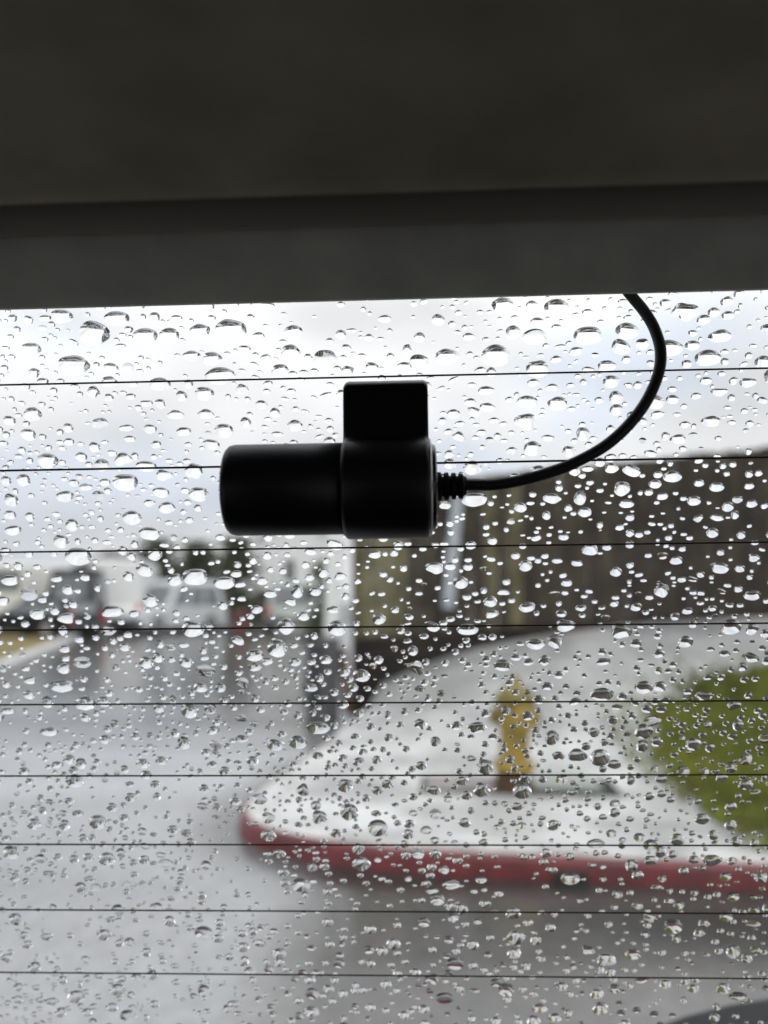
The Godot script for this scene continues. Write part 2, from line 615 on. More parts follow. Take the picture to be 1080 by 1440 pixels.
	for k in 4:
		var a := TAU * k / 4.0 + 0.3
		var d := Vector3(cos(a), 0, sin(a))
		var s := Vector3(-d.z, 0, d.x) * 0.006
		var r := d * 0.01
		tuft.set_smooth_group(4294967295)
		for p in [r - s, r + d * 0.035 + Vector3(0, 0.075 - 0.01 * k, 0), r + s]:
			tuft.add_vertex(p)
	var tm := done(tuft)
	var spots := []
	while spots.size() < 9000:
		var p := Vector2(rng.randf_range(1.6, 7.4), rng.randf_range(-7.8, -3.5))
		var ragged := p.lerp(Vector2(4.2, -5.6), 0.22 * pow(rng.randf(), 1.7))
		if Geometry2D.is_point_in_polygon(ragged, le):
			spots.append(p)
	var mm := MultiMesh.new()
	mm.transform_format = MultiMesh.TRANSFORM_3D
	mm.use_colors = true
	mm.mesh = tm
	mm.instance_count = spots.size()
	for i in spots.size():
		var p: Vector2 = spots[i]
		mm.set_instance_transform(i, Transform3D(Basis(Vector3.UP, rng.randf() * TAU).scaled(Vector3.ONE * rng.randf_range(0.6, 1.3)), Vector3(p.x, bank(p.x, p.y) + 0.02, p.y)))
		var g := 1.0 + 0.8 * n.get_noise_2d(p.x * 3.0, p.y * 3.0) + rng.randf_range(-0.2, 0.2)
		mm.set_instance_color(i, Color(0.120 * g * rng.randf_range(0.85, 1.3), 0.147 * g, 0.013 * g))
	var grass := MultiMeshInstance3D.new()
	grass.name = "grass"
	grass.multimesh = mm
	grass.material_override = M.blade
	grass.set_meta("kind", "stuff")
	add_child(grass)
	tag(grass, "short olive green grass of the corner lawn", "grass")

	# dry verge with its pale edging on the far left
	var vg := begin()
	var poly := [Vector3(-6.6, 0.06, -13.2), Vector3(-8.2, 0.06, -19.0), Vector3(-11.2, 0.06, -29.0), Vector3(-40, 0.06, -33.0), Vector3(-40, 0.06, -13.0)]
	for i in range(1, poly.size() - 1):
		tri(vg, poly[0], poly[i], poly[i + 1], Vector3(-15, -5, -20))
	struct("verge", done(vg), M.verge)
	var eg := begin()
	for i in 2:
		var a: Vector3 = poly[i]
		var b: Vector3 = poly[i + 1]
		var d := (b - a).normalized()
		rbox(eg, (a + b) / 2.0 + Vector3(0.1, -0.03, 0), Vector3(0.35, 0.22, a.distance_to(b) + 0.05), 0.02, Basis.looking_at(d, Vector3.UP))
	rbox(eg, Vector3(-12.0, 0.03, -13.0), Vector3(11.0, 0.2, 0.35), 0.02, Basis(Vector3.UP, 0.02))
	struct("verge_kerb", done(eg), M.kerb_grey)

# ---------------------------------------------------------------- fence and what stands at the corner
func build_fence() -> void:
	var f := thing("board_fence", "weathered dark brown wooden board fence above the concrete bank", "fence", Transform3D(Basis(), Vector3(-0.35, 0, -8.5)))
	var x := 0.03
	var k := 0
	while x < 8.6:
		var w := 0.138 + rng.randf_range(-0.006, 0.006)
		var wx := x - 0.35
		var bottom := 0.79 + 0.068 * (wx + 0.35)
		var top := 2.44 + 0.102 * (wx + 0.35) + rng.randf_range(-0.018, 0.018)
		var m: Material = M["wood%d" % [0, 1, 0, 2, 5, 1, 0][rng.randi() % 7]]
		if wx < 0.22:
			m = M["wood%d" % [3, 4, 4, 3][k % 4]]
		elif wx < 0.75:
			m = M["wood%d" % [2, 2, 0, 2][k % 4]]
		elif absf(wx - 1.28) < 0.2:
			m = M["wood%d" % [3, 2][k % 2]]
		elif wx < 2.0:
			m = M["wood%d" % [2, 0, 2, 2][k % 4]]
		var lean := Basis(Vector3.BACK, rng.randf_range(-0.006, 0.006) - 0.006)
		put("board", box(Vector3(x + w / 2.0, (bottom + top) / 2.0, rng.randf_range(-0.006, 0.006)), Vector3(w, top - bottom, 0.022), 0.004, lean), m, f)
		x += w + rng.randf_range(0.0015, 0.004)
		k += 1
	for q in [[1.12, 0.35], [2.1, 0.18]]:
		var st := begin()
		var a := Vector3(0.0, q[0], -0.05)
		var b := Vector3(8.6, q[0] + 8.6 * 0.085, -0.05)
		rbox(st, (a + b) / 2.0, Vector3(a.distance_to(b), 0.09, 0.045), 0.006, Basis(Vector3.BACK, atan2(b.y - a.y, b.x - a.x)))
		put("rail", done(st), M.wood1, f)
	for i in 5:
		var px := 0.05 + i * 2.1
		put("post", box(Vector3(px, 1.2 + px * 0.05, -0.125), Vector3(0.1, 2.5, 0.1), 0.006), M.wood1, f)
	# dark timbers that hold back the bank below the boards
	for r in 5:
		for s in 3:
			var xa := 0.02 + s * 2.9
			var y := 0.72 - r * 0.185
			var st := begin()
			rbox(st, Vector3(xa + 1.44, y + (xa + 1.44) * 0.068 - 0.02, 0.035 + rng.randf_range(-0.004, 0.004)), Vector3(2.87, 0.178, 0.09), 0.008, Basis(Vector3.BACK, 0.068))
			put("retaining_timber", done(st), M.dark_timber, f)

	var p := thing("corner_post", "white square vinyl post at the left end of the board fence", "post", Transform3D(Basis(), Vector3(-0.57, 0, -8.55)))
	put("shaft", box(Vector3(0, 1.65, 0), Vector3(0.14, 1.7, 0.14), 0.012), M.white_vinyl, p)
	put("footing", box(Vector3(0, 0.4, 0), Vector3(0.17, 0.8, 0.17), 0.012), M.dark_grey, p)
	var cap := begin()
	rbox(cap, Vector3(0, 2.51, 0), Vector3(0.2, 0.04, 0.2), 0.012)
	lathe(cap, [Vector2(2.53, 0.13), Vector2(2.6, 0.0)], Vector3(), Vector3.UP, 4)
	put("post_cap", done(cap), M.white_vinyl, p)

	var pipe := thing("drain_pipe", "pale blue grey pipe leaning against the brown fence boards", "pipe", Transform3D(Basis(), Vector3(0.69, 1.12, -8.43)))
	var top := Vector3(0.13, 1.33, 0.0)
	var st2 := begin()
	tube(st2, PackedVector3Array([Vector3(), top * 0.3, top * 0.6, top]), 0.07, 16)
	put("tube", done(st2), M.pipe, pipe)
	for t in [0.08, 0.5, 0.9]:
		var s3 := begin()
		tube(s3, PackedVector3Array([top * t, top * (t + 0.05)]), 0.08, 16)
		put("collar", done(s3), M.pipe, pipe)

	# hydrant
	var h := thing("fire_hydrant", "yellow fire hydrant with brown foot on the pale pavement", "hydrant", Transform3D(Basis(Vector3.BACK, deg_to_rad(-2.2)), Vector3(0.76, 0.102, -4.7)))
	var b1 := begin()
	lathe(b1, [Vector2(0.0, 0.0), Vector2(0.0, 0.115), Vector2(0.05, 0.115), Vector2(0.06, 0.10), Vector2(0.115, 0.10)], Vector3(), Vector3.UP, 24)
	put("foot", done(b1), M.hydrant_base, h)
	var fl := begin()
	lathe(fl, [Vector2(0.115, 0.0), Vector2(0.115, 0.125), Vector2(0.145, 0.125), Vector2(0.15, 0.10), Vector2(0.15, 0.0)], Vector3(), Vector3.UP, 24)
	put("flange", done(fl), M.hydrant_yellow, h)
	var bar := begin()
	lathe(bar, [Vector2(0.15, 0.098), Vector2(0.17, 0.088), Vector2(0.33, 0.086), Vector2(0.36, 0.10), Vector2(0.50, 0.10), Vector2(0.505, 0.0)], Vector3(), Vector3.UP, 24)
	put("barrel", done(bar), M.hydrant_yellow, h)
	var f2 := begin()
	lathe(f2, [Vector2(0.49, 0.0), Vector2(0.49, 0.128), Vector2(0.525, 0.128), Vector2(0.525, 0.0)], Vector3(), Vector3.UP, 24)
	put("flange", done(f2), M.hydrant_dull, h)
	var bon := begin()
	lathe(bon, [Vector2(0.525, 0.108), Vector2(0.55, 0.10), Vector2(0.585, 0.078), Vector2(0.605, 0.045), Vector2(0.61, 0.0)], Vector3(), Vector3.UP, 24, false)
	put("bonnet", done(bon), M.hydrant_dull, h)
	var nut := begin()
	lathe(nut, [Vector2(0.60, 0.032), Vector2(0.655, 0.028), Vector2(0.655, 0.0)], Vector3(), Vector3.UP, 5)
	put("operating_nut", done(nut), M.hydrant_yellow, h)
	for e in [[Vector3(1, 0, 0), 0.052], [Vector3(-1, 0, 0), 0.052], [Vector3(0.25, 0, 0.97), 0.078]]:
		var ax: Vector3 = e[0]
		var r: float = e[1]
		var noz := begin()
		lathe(noz, [Vector2(0.07, r * 0.85), Vector2(0.108, r * 0.85), Vector2(0.108, r), Vector2(0.136, r), Vector2(0.143, r * 0.8), Vector2(0.143, 0.018), Vector2(0.160, 0.018), Vector2(0.160, 0.0)], Vector3(0, 0.415, 0), ax.normalized(), 12)
		put("outlet_cap", done(noz), M.hydrant_dull if r < 0.07 else M.hydrant_yellow, h)
	for i in 8:
		var a := TAU * i / 8.0
		var bl := begin()
		lathe(bl, [Vector2(0.145, 0.012), Vector2(0.165, 0.012), Vector2(0.165, 0.0)], Vector3(cos(a) * 0.112, 0, sin(a) * 0.112), Vector3.UP, 6)
		put("bolt", done(bl), M.hydrant_yellow, h)

	var u := thing("utility_pedestal", "dark grey utility cabinet standing at the road edge left of the fence", "utility box", Transform3D(Basis(Vector3.UP, 0.25), Vector3(-0.83, 0, -9.3)))
	put("cabinet", box(Vector3(0, 0.33, 0), Vector3(0.16, 0.66, 0.15), 0.012), M.dark_grey, u)
	put("lid", box(Vector3(0, 0.685, 0), Vector3(0.185, 0.05, 0.175), 0.012), M.dark_grey, u)
	put("handle", box(Vector3(0.03, 0.5, 0.083), Vector3(0.02, 0.07, 0.015), 0.003), M.silver, u)
	var s := thing("wooden_stake", "short reddish brown timber stake where the fence meets the kerb", "stake", Transform3D(Basis(Vector3.BACK, 0.10), Vector3(-0.36, 0.12, -7.9)))
	put("shaft", box(Vector3(0, 0.27, 0), Vector3(0.085, 0.62, 0.085), 0.008), M.stake, s)
	put("cap", box(Vector3(0, 0.59, 0), Vector3(0.10, 0.025, 0.10), 0.008), M.stake, s)
	plant("grey_shrub", "pale grey green shrub behind the white fence post", "shrub", Vector3(-1.27, 0, -15.5), 2.0, 0.30, "leaf_grey", 900, 0.09, 0.0)
	plant("fence_shrub", "dark shrub rising behind the right end of the fence", "shrub", Vector3(6.3, 0.7, -10.4), 2.4, 1.3, "leaf_dark", 1200, 0.10, 0.0)

func plant(n: String, label: String, category: String, at: Vector3, height: float, radius: float, leaf: String, count: int, size: float, cone: float, group := "") -> void:
	var o := thing(n, label, category, Transform3D(Basis(), at), group)
	var st := begin()
	tube(st, PackedVector3Array([Vector3(0, -0.1, 0), Vector3(0.03, height * 0.3, 0.02), Vector3(-0.02, height * 0.6, 0), Vector3(0, height * 0.88, 0)]), maxf(0.03, height * 0.03), 8, 0.25)
	put("trunk", done(st), M.bark, o)
	for i in 5:
		var a := TAU * i / 5.0 + rng.randf()
		var y := height * rng.randf_range(0.25, 0.6)
		var lm := begin()
		var e := Vector3(cos(a) * radius * 0.7, y + height * 0.15, sin(a) * radius * 0.7)
		tube(lm, PackedVector3Array([Vector3(0, y, 0), Vector3(e.x * 0.5, y + height * 0.05, e.z * 0.5), e]), height * 0.012, 6, 0.4)
		put("limb", done(lm), M.bark, o)
	var cr := begin()
	var clumps := []
	for i in (64 if cone > 0.5 else 26):
		var t := rng.randf()
		var rr := radius * (1.05 - t * 0.9 if cone > 0.5 else sqrt(maxf(0.05, 1.0 - pow(t * 1.6 - 0.75, 2.0)))) * rng.randf_range(0.3, 1.0)
		var a := rng.randf() * TAU
		clumps.append(Vector3(cos(a) * rr, height * (0.05 + 0.93 * t), sin(a) * rr))
	for i in count:
		var c: Vector3 = clumps[rng.randi() % clumps.size()]
		var d := Vector3(rng.randfn(), rng.randfn(), rng.randfn()) * radius * 0.17
		var p := c + d
		p.y = clampf(p.y, 0.05, height * 1.02)
		var ax := Vector3(rng.randfn(), rng.randfn(), rng.randfn()).normalized()
		var bx := ax.cross(Vector3(rng.randfn(), rng.randfn(), rng.randfn())).normalized()
		var s := size * rng.randf_range(0.6, 1.4)
		cr.set_smooth_group(4294967295)
		for q in [p - ax * s, p + bx * s * 0.45, p + ax * s, p - ax * s, p + ax * s, p - bx * s * 0.45]:
			cr.add_vertex(q)
	put("crown", done(cr), M[leaf], o)

# ---------------------------------------------------------------- far street: houses, parked vehicles, trees
func build_street() -> void:
	house("white_house", "tall white gabled house with one narrow dark window slot", Vector3(-5.35, 0, -47), 4.6, 7.0, 4.9, 1.9, "stucco_white", "roof_light", [[-0.35, 2.9, 0.62, 1.55]])
	house("dark_roofed_house", "low cream house with a dark roof behind the vans", Vector3(-18.4, 0, -52), 6.4, 7.0, 3.0, 1.4, "stucco_cream", "roof_dark", [[-1.6, 1.4, 1.0, 1.1], [1.4, 1.4, 1.0, 1.1]])
	for e in [[-13.0, -44.0, 4.6, 2.1, "dark olive conifer nearest the white van"], [-10.5, -43.0, 4.4, 2.3, "dark olive conifer between the silver car and the white house, widest of three"], [-8.0, -42.0, 4.5, 2.1, "dark olive conifer nearest the white gabled house"]]:
		plant("conifer", e[4], "tree", Vector3(e[0], 0, e[1]), e[2], e[3], "leaf_dark", 3000, 0.17, 1.0, "dark conifers beyond the parked vehicles")
	vehicle("van", "tall windowless white van parked between the dark vehicle and the silver car", "van", Vector3(-10.35, 0, -31.5), 0.12, "car_white", 2.05, 5.2, 2.75, 1.0, false)
	vehicle("van", "cream van with amber lamps at the far left edge", "van", Vector3(-13.9, 0, -31.0), -0.1, "car_cream", 2.1, 5.0, 2.6, 1.0, false)
	vehicle("suv", "dark off-roader with a pale spare wheel cover between two vans", "car", Vector3(-11.2, 0, -29.5), 0.05, "car_dark", 1.8, 4.3, 2.35, 0.95, true)
	vehicle("hatchback", "low black car in front of the cream van", "car", Vector3(-11.3, 0, -25.6), 1.2, "car_black", 1.7, 3.9, 1.28, 0.75, false)
	vehicle("suv", "silver high-roofed car parked before the dark conifers", "car", Vector3(-8.4, 0, -30.5), 2.6, "car_silver", 1.9, 4.5, 2.0, 0.9, false)
	vehicle("suv", "sage green car parked below the white house", "car", Vector3(-3.75, 0, -32.0), 0.1, "car_sage", 1.95, 4.6, 1.95, 0.9, false)
	var b := thing("wheeled_bin", "small red wheeled bin between the silver and the sage cars", "bin", Transform3D(Basis(Vector3.UP, 0.2).scaled(Vector3.ONE * 0.85), Vector3(-4.85, 0, -26.5)))
	var st := begin()
	for i in 4:
		pass
	frustum(st, Vector3(0, 0.08, 0), Vector2(0.46, 0.5), Vector3(0, 0.98, 0.03), Vector2(0.58, 0.68))
	put("body", done(st), M.bin_red, b)
	put("lid", box(Vector3(0, 1.0, 0.03), Vector3(0.62, 0.06, 0.74), 0.02), M.bin_red, b)
	for s in [-1.0, 1.0]:
		var w := begin()
		lathe(w, [Vector2(-0.03, 0.0), Vector2(-0.03, 0.1), Vector2(0.03, 0.1), Vector2(0.03, 0.0)], Vector3(0.24 * s, 0.1, -0.24), Vector3.RIGHT, 14)
		put("wheel", done(w), M.rubber, b)

func frustum(st: SurfaceTool, a: Vector3, sa: Vector2, b: Vector3, sb: Vector2) -> void:
	var q := []
	for e in [[a, sa], [b, sb]]:
		for k in [[-1, -1], [1, -1], [1, 1], [-1, 1]]:
			q.append(e[0] + Vector3(e[1].x * k[0] / 2.0, 0, e[1].y * k[1] / 2.0))
	var c := (a + b) / 2.0
	quad(st, q[0], q[1], q[2], q[3], c, 4294967295)
	quad(st, q[4], q[5], q[6], q[7], c, 4294967295)
	for k in 4:
		quad(st, q[k], q[(k + 1) % 4], q[4 + (k + 1) % 4], q[4 + k], c, 4294967295)

func house(n: String, label: String, at: Vector3, w: float, d: float, eave: float, rise: float, wall: String, roof: String, windows: Array) -> void:
	var o := thing(n, label, "house", Transform3D(Basis(), at))
	var st := begin()
	var h := w / 2.0
	var pts := [Vector2(-h, 0), Vector2(h, 0), Vector2(h, eave), Vector2(0, eave + rise), Vector2(-h, eave)]
	var c := Vector3(0, eave / 2.0, -d / 2.0)
	for z in [0.0, -d]:
		for i in range(1, 4):
			tri(st, Vector3(pts[0].x, pts[0].y, z), Vector3(pts[i].x, pts[i].y, z), Vector3(pts[i + 1].x, pts[i + 1].y, z), c)
	for e in [[0, 1], [1, 2], [4, 0]]:
		var a: Vector2 = pts[e[0]]
		var b: Vector2 = pts[e[1]]
		quad(st, Vector3(a.x, a.y, 0), Vector3(b.x, b.y, 0), Vector3(b.x, b.y, -d), Vector3(a.x, a.y, -d), c, 4294967295)
	put("wall", done(st), M[wall], o)
	for s in [-1.0, 1.0]:
		var r := begin()
		var l := sqrt(h * h + rise * rise) + 0.3
		rbox(r, Vector3(s * h * 0.53, eave + rise * 0.47 + 0.06, -d / 2.0), Vector3(l, 0.12, d + 0.5), 0.02, Basis(Vector3.BACK, -s * atan2(rise, h)))
		put("roof", done(r), M[roof], o)
	for q in windows:
		var f := put("window", box(Vector3(q[0], q[1], 0.02), Vector3(q[2] + 0.16, q[3] + 0.16, 0.08), 0.01), M.white_vinyl, o)
		put("pane", box(Vector3(q[0], q[1], 0.055), Vector3(q[2], q[3], 0.03), 0.004), M.window_glass, f)

func vehicle(n: String, label: String, category: String, at: Vector3, turn: float, paint: String, w: float, l: float, h: float, belt: float, spare: bool) -> void:
	# its tail looks along +z
	var o := thing(n, label, category, Transform3D(Basis(Vector3.UP, turn), at))
	var is_van := category == "van"
	var st := begin()
	var clear := 0.24
	var hood := l * (0.12 if is_van else 0.27)
	extrude_x(st, PackedVector2Array([Vector2(l / 2, clear + 0.12), Vector2(l / 2 + 0.02, belt - 0.12), Vector2(l / 2 - 0.04, belt), Vector2(-l / 2 + hood, belt), Vector2(-l / 2 + 0.15, belt - 0.1), Vector2(-l / 2, belt - 0.3), Vector2(-l / 2 + 0.02, clear + 0.1), Vector2(-l / 2 + 0.15, clear), Vector2(l / 2 - 0.12, clear)]), -w / 2, w / 2)
	put("body", done(st), M[paint], o)
	var z1 := l / 2 - 0.05
	var z0 := -l / 2 + hood
	var rear_in := 0.08 if is_van else 0.24
	var front_in := 0.75
	var g := begin()
	var lo := [Vector3(-w / 2 + 0.02, belt, z0), Vector3(w / 2 - 0.02, belt, z0), Vector3(w / 2 - 0.02, belt, z1), Vector3(-w / 2 + 0.02, belt, z1)]
	var tw := w / 2 - (0.10 if is_van else 0.2)
	var hi := [Vector3(-tw, h - 0.08, z0 + front_in), Vector3(tw, h - 0.08, z0 + front_in), Vector3(tw, h - 0.08, z1 - rear_in), Vector3(-tw, h - 0.08, z1 - rear_in)]
	var c := Vector3(0, (belt + h) / 2.0, (z0 + z1) / 2.0)
	for k in 4:
		quad(g, lo[k], lo[(k + 1) % 4], hi[(k + 1) % 4], hi[k], c, 4294967295)
	var ri := []
	for k in 4:
		var q: Vector3 = hi[k]
		ri.append(Vector3(q.x * 0.88, h, lerpf(q.z, c.z, 0.1)))
		ri[k].y = h
	for k in 4:
		quad(g, hi[k], hi[(k + 1) % 4], ri[(k + 1) % 4], ri[k], c, 4294967295)
	quad(g, ri[0], ri[1], ri[2], ri[3], c, 4294967295)
	put("cabin", done(g), M[paint], o)
	# windows sit just proud of the cabin faces
	var face := func(a: Vector3, b: Vector3, d: Vector3, e: Vector3, u0: float, u1: float, v0: float, v1: float) -> ArrayMesh:
		var s := begin()
		var at_ := func(u: float, v: float) -> Vector3: return a.lerp(b, u).lerp(e.lerp(d, u), v)
		var nn: Vector3 = (b - a).cross(e - a).normalized()
		if nn.dot(a - c) < 0.0:
			nn = -nn
		var q := [at_.call(u0, v0), at_.call(u1, v0), at_.call(u1, v1), at_.call(u0, v1)]
		var t := []
		for p in q:
			t.append(p + nn * 0.012)
		quad(s, t[0], t[1], t[2], t[3], c, 1)
		for k in 4:
			quad(s, q[k], q[(k + 1) % 4], t[(k + 1) % 4], t[k], (q[0] + q[2]) / 2.0, 2 + k)
		return done(s)
	var win := func(a: Vector3, b: Vector3, d: Vector3, e: Vector3, u0: float, u1: float, v0: float, v1: float) -> void:
		put("window", face.call(a, b, d, e, u0, u1, v0, v1), M.window_glass, o)
	if paint != "car_white":
		win.call(lo[2], lo[3], hi[3], hi[2], 0.1, 0.9, 0.35 if is_van else 0.12, 0.88)
	win.call(lo[0], lo[1], hi[1], hi[0], 0.08, 0.92, 0.1, 0.9)
	for side in [[1, 2, 2, 1], [3, 0, 0, 3]]:
		var sa: Vector3 = lo[side[0]]
		var sb: Vector3 = lo[side[1]]
		if is_van:
			win.call(sa, sb, hi[side[2]], hi[side[3]], 0.06 if side[0] == 1 else 0.72, 0.28 if side[0] == 1 else 0.94, 0.1, 0.72)
		else:
			for u in [[0.08, 0.36], [0.39, 0.66], [0.69, 0.92]]:
				win.call(sa, sb, hi[side[2]], hi[side[3]], u[0], u[1], 0.1, 0.88)
	for sx in [-1.0, 1.0]:
		for z in [-l * 0.31, l * 0.30]:
			var wst := begin()
			lathe(wst, [Vector2(-0.1, 0.0), Vector2(-0.1, 0.29), Vector2(-0.07, 0.33), Vector2(0.07, 0.33), Vector2(0.1, 0.29), Vector2(0.1, 0.0)], Vector3(sx * (w / 2 - 0.08), 0.33, z), Vector3.RIGHT, 20)
			var wheel := put("wheel", done(wst), M.rubber, o)
			var rim := begin()
			lathe(rim, [Vector2(0.0, 0.2), Vector2(0.015, 0.2), Vector2(0.02, 0.0)], Vector3(sx * (w / 2 + 0.02), 0.33, z), Vector3(sx, 0, 0), 16)
			put("rim", done(rim), M.wheel_metal, wheel)
		put("tail_lamp", box(Vector3(sx * (w / 2 - 0.12), belt - 0.08, l / 2 + 0.01), Vector3(0.16, 0.34, 0.06), 0.015), M.lamp_amber if paint == "car_cream" else M.lamp_red, o)
		put("headlamp", box(Vector3(sx * (w / 2 - 0.22), belt - 0.28, -l / 2 + 0.05), Vector3(0.3, 0.16, 0.14), 0.02), M.lamp_clear, o)
		put("mirror", box(Vector3(sx * (w / 2 + 0.09), belt + 0.08, z0 + 0.35), Vector3(0.16, 0.13, 0.08), 0.02), M[paint], o)
	put("bumper", box(Vector3(0, clear + 0.2, l / 2 + 0.05), Vector3(w * 0.96, 0.2, 0.14), 0.03), M.dark_grey, o)
	put("bumper", box(Vector3(0, clear + 0.18, -l / 2 - 0.04), Vector3(w * 0.94, 0.2, 0.14), 0.03), M.dark_grey, o)
	put("number_plate", box(Vector3(0, belt - 0.3, l / 2 + 0.035), Vector3(0.5, 0.13, 0.02), 0.004), M.plate, o)
	if spare:
		var sw := begin()
		lathe(sw, [Vector2(0.0, 0.34), Vector2(0.19, 0.34), Vector2(0.22, 0.3), Vector2(0.23, 0.0)], Vector3(0.05, belt + 0.25, l / 2 - 0.02), Vector3.BACK, 24)
		put("spare_wheel_cover", done(sw), M.cover_grey, o)

# ---------------------------------------------------------------- the car that the photograph was taken in
func build_car(pane_local: Transform3D) -> void:
	var o := thing("car", "dark car interior with grey headliner and rain covered rear window", "car", Transform3D(car_basis, Vector3()))
	# headliner: its rear lip, then on towards the windscreen
	var st := begin()
	var prof := PackedVector2Array([Vector2(-0.1495, 1.297), Vector2(-0.1505, 1.2870), Vector2(-0.149, 1.2828), Vector2(-0.1455, 1.2806), Vector2(-0.139, 1.2800), Vector2(-0.05, 1.2822), Vector2(0.3, 1.290), Vector2(0.9, 1.292), Vector2(1.85, 1.285), Vector2(1.95, 1.275), Vector2(1.95, 1.305), Vector2(0.9, 1.312), Vector2(0.0, 1.308)])
	extrude_x(st, prof, -0.60, 0.60, true, 8)
	put("headliner", done(st), M.headliner, o)
	st = begin()
	prof = PackedVector2Array([Vector2(-0.1745, 1.306), Vector2(-0.1726, 1.2945), Vector2(-0.1718, 1.2906), Vector2(-0.1722, 1.2886), Vector2(-0.1738, 1.2871), Vector2(-0.178, 1.2852), Vector2(-0.191, 1.2802), Vector2(-0.1945, 1.2788), Vector2(-0.1972, 1.2792), Vector2(-0.1984, 1.2812), Vector2(-0.1955, 1.300), Vector2(-0.1865, 1.3285), Vector2(-0.174, 1.3285)])
	extrude_x(st, prof, -0.58, 0.58, true, 8)
	put("tailgate_trim", done(st), M.trim, o)
	st = begin()
	extrude_x(st, PackedVector2Array([Vector2(-0.1512, 1.3035), Vector2(-0.1512, 1.2875), Vector2(-0.1555, 1.2850), Vector2(-0.1605, 1.2842), Vector2(-0.1655, 1.2846), Vector2(-0.1696, 1.2860), Vector2(-0.1708, 1.2885), Vector2(-0.1712, 1.3035)]), -0.59, 0.59, true, 8)
	put("weather_seal", done(st), M.groove, o)
	put("roof", box(Vector3(0, 1.3445, 0.9), Vector3(1.34, 0.03, 2.16), 0.012), M.paint, o)
	st = begin()
	extrude_x(st, PackedVector2Array([Vector2(-0.14, 1.3285), Vector2(-0.15, 1.357), Vector2(-0.20, 1.352), Vector2(-0.225, 1.340), Vector2(-0.205, 1.331)]), -0.62, 0.62, false)
	put("roof_edge", done(st), M.paint, o)
	# rear window with its heater wires
	var glass := put("rear_window", box(Vector3(0, -0.108, -0.002), Vector3(1.12, 0.345, 0.004), 0.0006), M.pane, o, pane_local)
	for k in range(-1, 11):
		var w := begin()
		rbox(w, Vector3(0, -k * WIRE_GAP, 0.0003), Vector3(1.06, 0.00052 if k != 1 else 0.0006, 0.0003), 0.00008)
		put("heater_wire", done(w), M.wire, glass)
	# tailgate below the glass, bumper and the spare wheel on the tailgate
	st = begin()
	extrude_x(st, PackedVector2Array([Vector2(-0.300, 0.985), Vector2(-0.312, 0.972), Vector2(-0.355, 0.955), Vector2(-0.385, 0.92), Vector2(-0.40, 0.80), Vector2(-0.40, 0.50), Vector2(-0.36, 0.48), Vector2(-0.30, 0.5), Vector2(-0.27, 0.9), Vector2(-0.285, 0.985)]), -0.66, 0.66)
	put("tailgate", done(st), M.cladding, o)
	put("bumper", box(Vector3(0, 0.38, -0.40), Vector3(1.42, 0.2, 0.22), 0.04), M.rubber, o)
	var sp := begin()
	var wc := Vector3(0.295, 0.591, -0.41)
	lathe(sp, [Vector2(0.0, 0.2), Vector2(0.0, 0.315), Vector2(0.012, 0.332), Vector2(0.035, 0.340), Vector2(0.16, 0.340), Vector2(0.185, 0.328), Vector2(0.2, 0.30), Vector2(0.2, 0.19)], wc, Vector3(0, 0, -1), 64, false)
	var tyre := put("spare_wheel", done(sp), M.rubber, o)
	var rm := begin()
	lathe(rm, [Vector2(0.02, 0.0), Vector2(0.02, 0.2), Vector2(0.185, 0.2), Vector2(0.17, 0.06), Vector2(0.19, 0.0)], wc, Vector3(0, 0, -1), 32)
	put("rim", done(rm), M.wheel_metal, tyre)
	# cabin shell: floor, sills, pillars, seats, bonnet
	put("floor", box(Vector3(0, 0.36, 1.1), Vector3(1.26, 0.06, 2.8), 0.01), M.carpet, o)
	for s in [-1.0, 1.0]:
		put("side_panel", box(Vector3(s * 0.645, 0.60, 1.15), Vector3(0.07, 0.54, 2.9), 0.02), M.paint, o)
		put("door_trim", box(Vector3(s * 0.602, 0.61, 1.15), Vector3(0.012, 0.46, 2.7), 0.005), M.cabin, o)
		for z in [[-0.15, 0.26], [0.96, 0.11], [1.93, 0.10]]:
			put("pillar", box(Vector3(s * 0.625, 1.10, z[0]), Vector3(0.08, 0.46, z[1]), 0.02), M.cabin, o)
		put("roof_rail", box(Vector3(s * 0.63, 1.318, 0.9), Vector3(0.09, 0.022, 2.1), 0.006), M.cabin, o)
		put("door_glass", box(Vector3(s * 0.645, 1.08, 0.44), Vector3(0.004, 0.42, 0.92), 0.0006), M.pane, o)
		put("door_glass", box(Vector3(s * 0.645, 1.08, 1.44), Vector3(0.004, 0.42, 0.84), 0.0006), M.pane, o)
		for z in [-0.02 + 0.25, 2.45]:
			var wst := begin()
			lathe(wst, [Vector2(-0.1, 0.0), Vector2(-0.1, 0.26), Vector2(-0.08, 0.29), Vector2(0.08, 0.29), Vector2(0.1, 0.26), Vector2(0.1, 0.0)], Vector3(s * 0.62, 0.29, z), Vector3.RIGHT, 28)
			put("wheel", done(wst), M.rubber, o)
	for x in [-0.3, 0.3]:
		put("seat", box(Vector3(x, 0.62, 1.45), Vector3(0.48, 0.16, 0.5), 0.05), M.seat_cloth, o)
		put("seat_backrest", box(Vector3(x, 0.92, 1.22), Vector3(0.46, 0.56, 0.13), 0.05, Basis(Vector3.RIGHT, -0.2)), M.seat_cloth, o)
		put("headrest", box(Vector3(x, 1.24, 1.14), Vector3(0.24, 0.08, 0.08), 0.03), M.seat_cloth, o)
	put("rear_bench", box(Vector3(0, 0.55, 0.62), Vector3(1.12, 0.16, 0.46), 0.05), M.seat_cloth, o)
	put("dashboard", box(Vector3(0, 0.72, 2.3), Vector3(1.2, 0.3, 0.4), 0.06), M.cabin, o)
	put("bonnet", box(Vector3(0, 0.62, 2.95), Vector3(1.3, 0.46, 1.0), 0.08), M.paint, o)
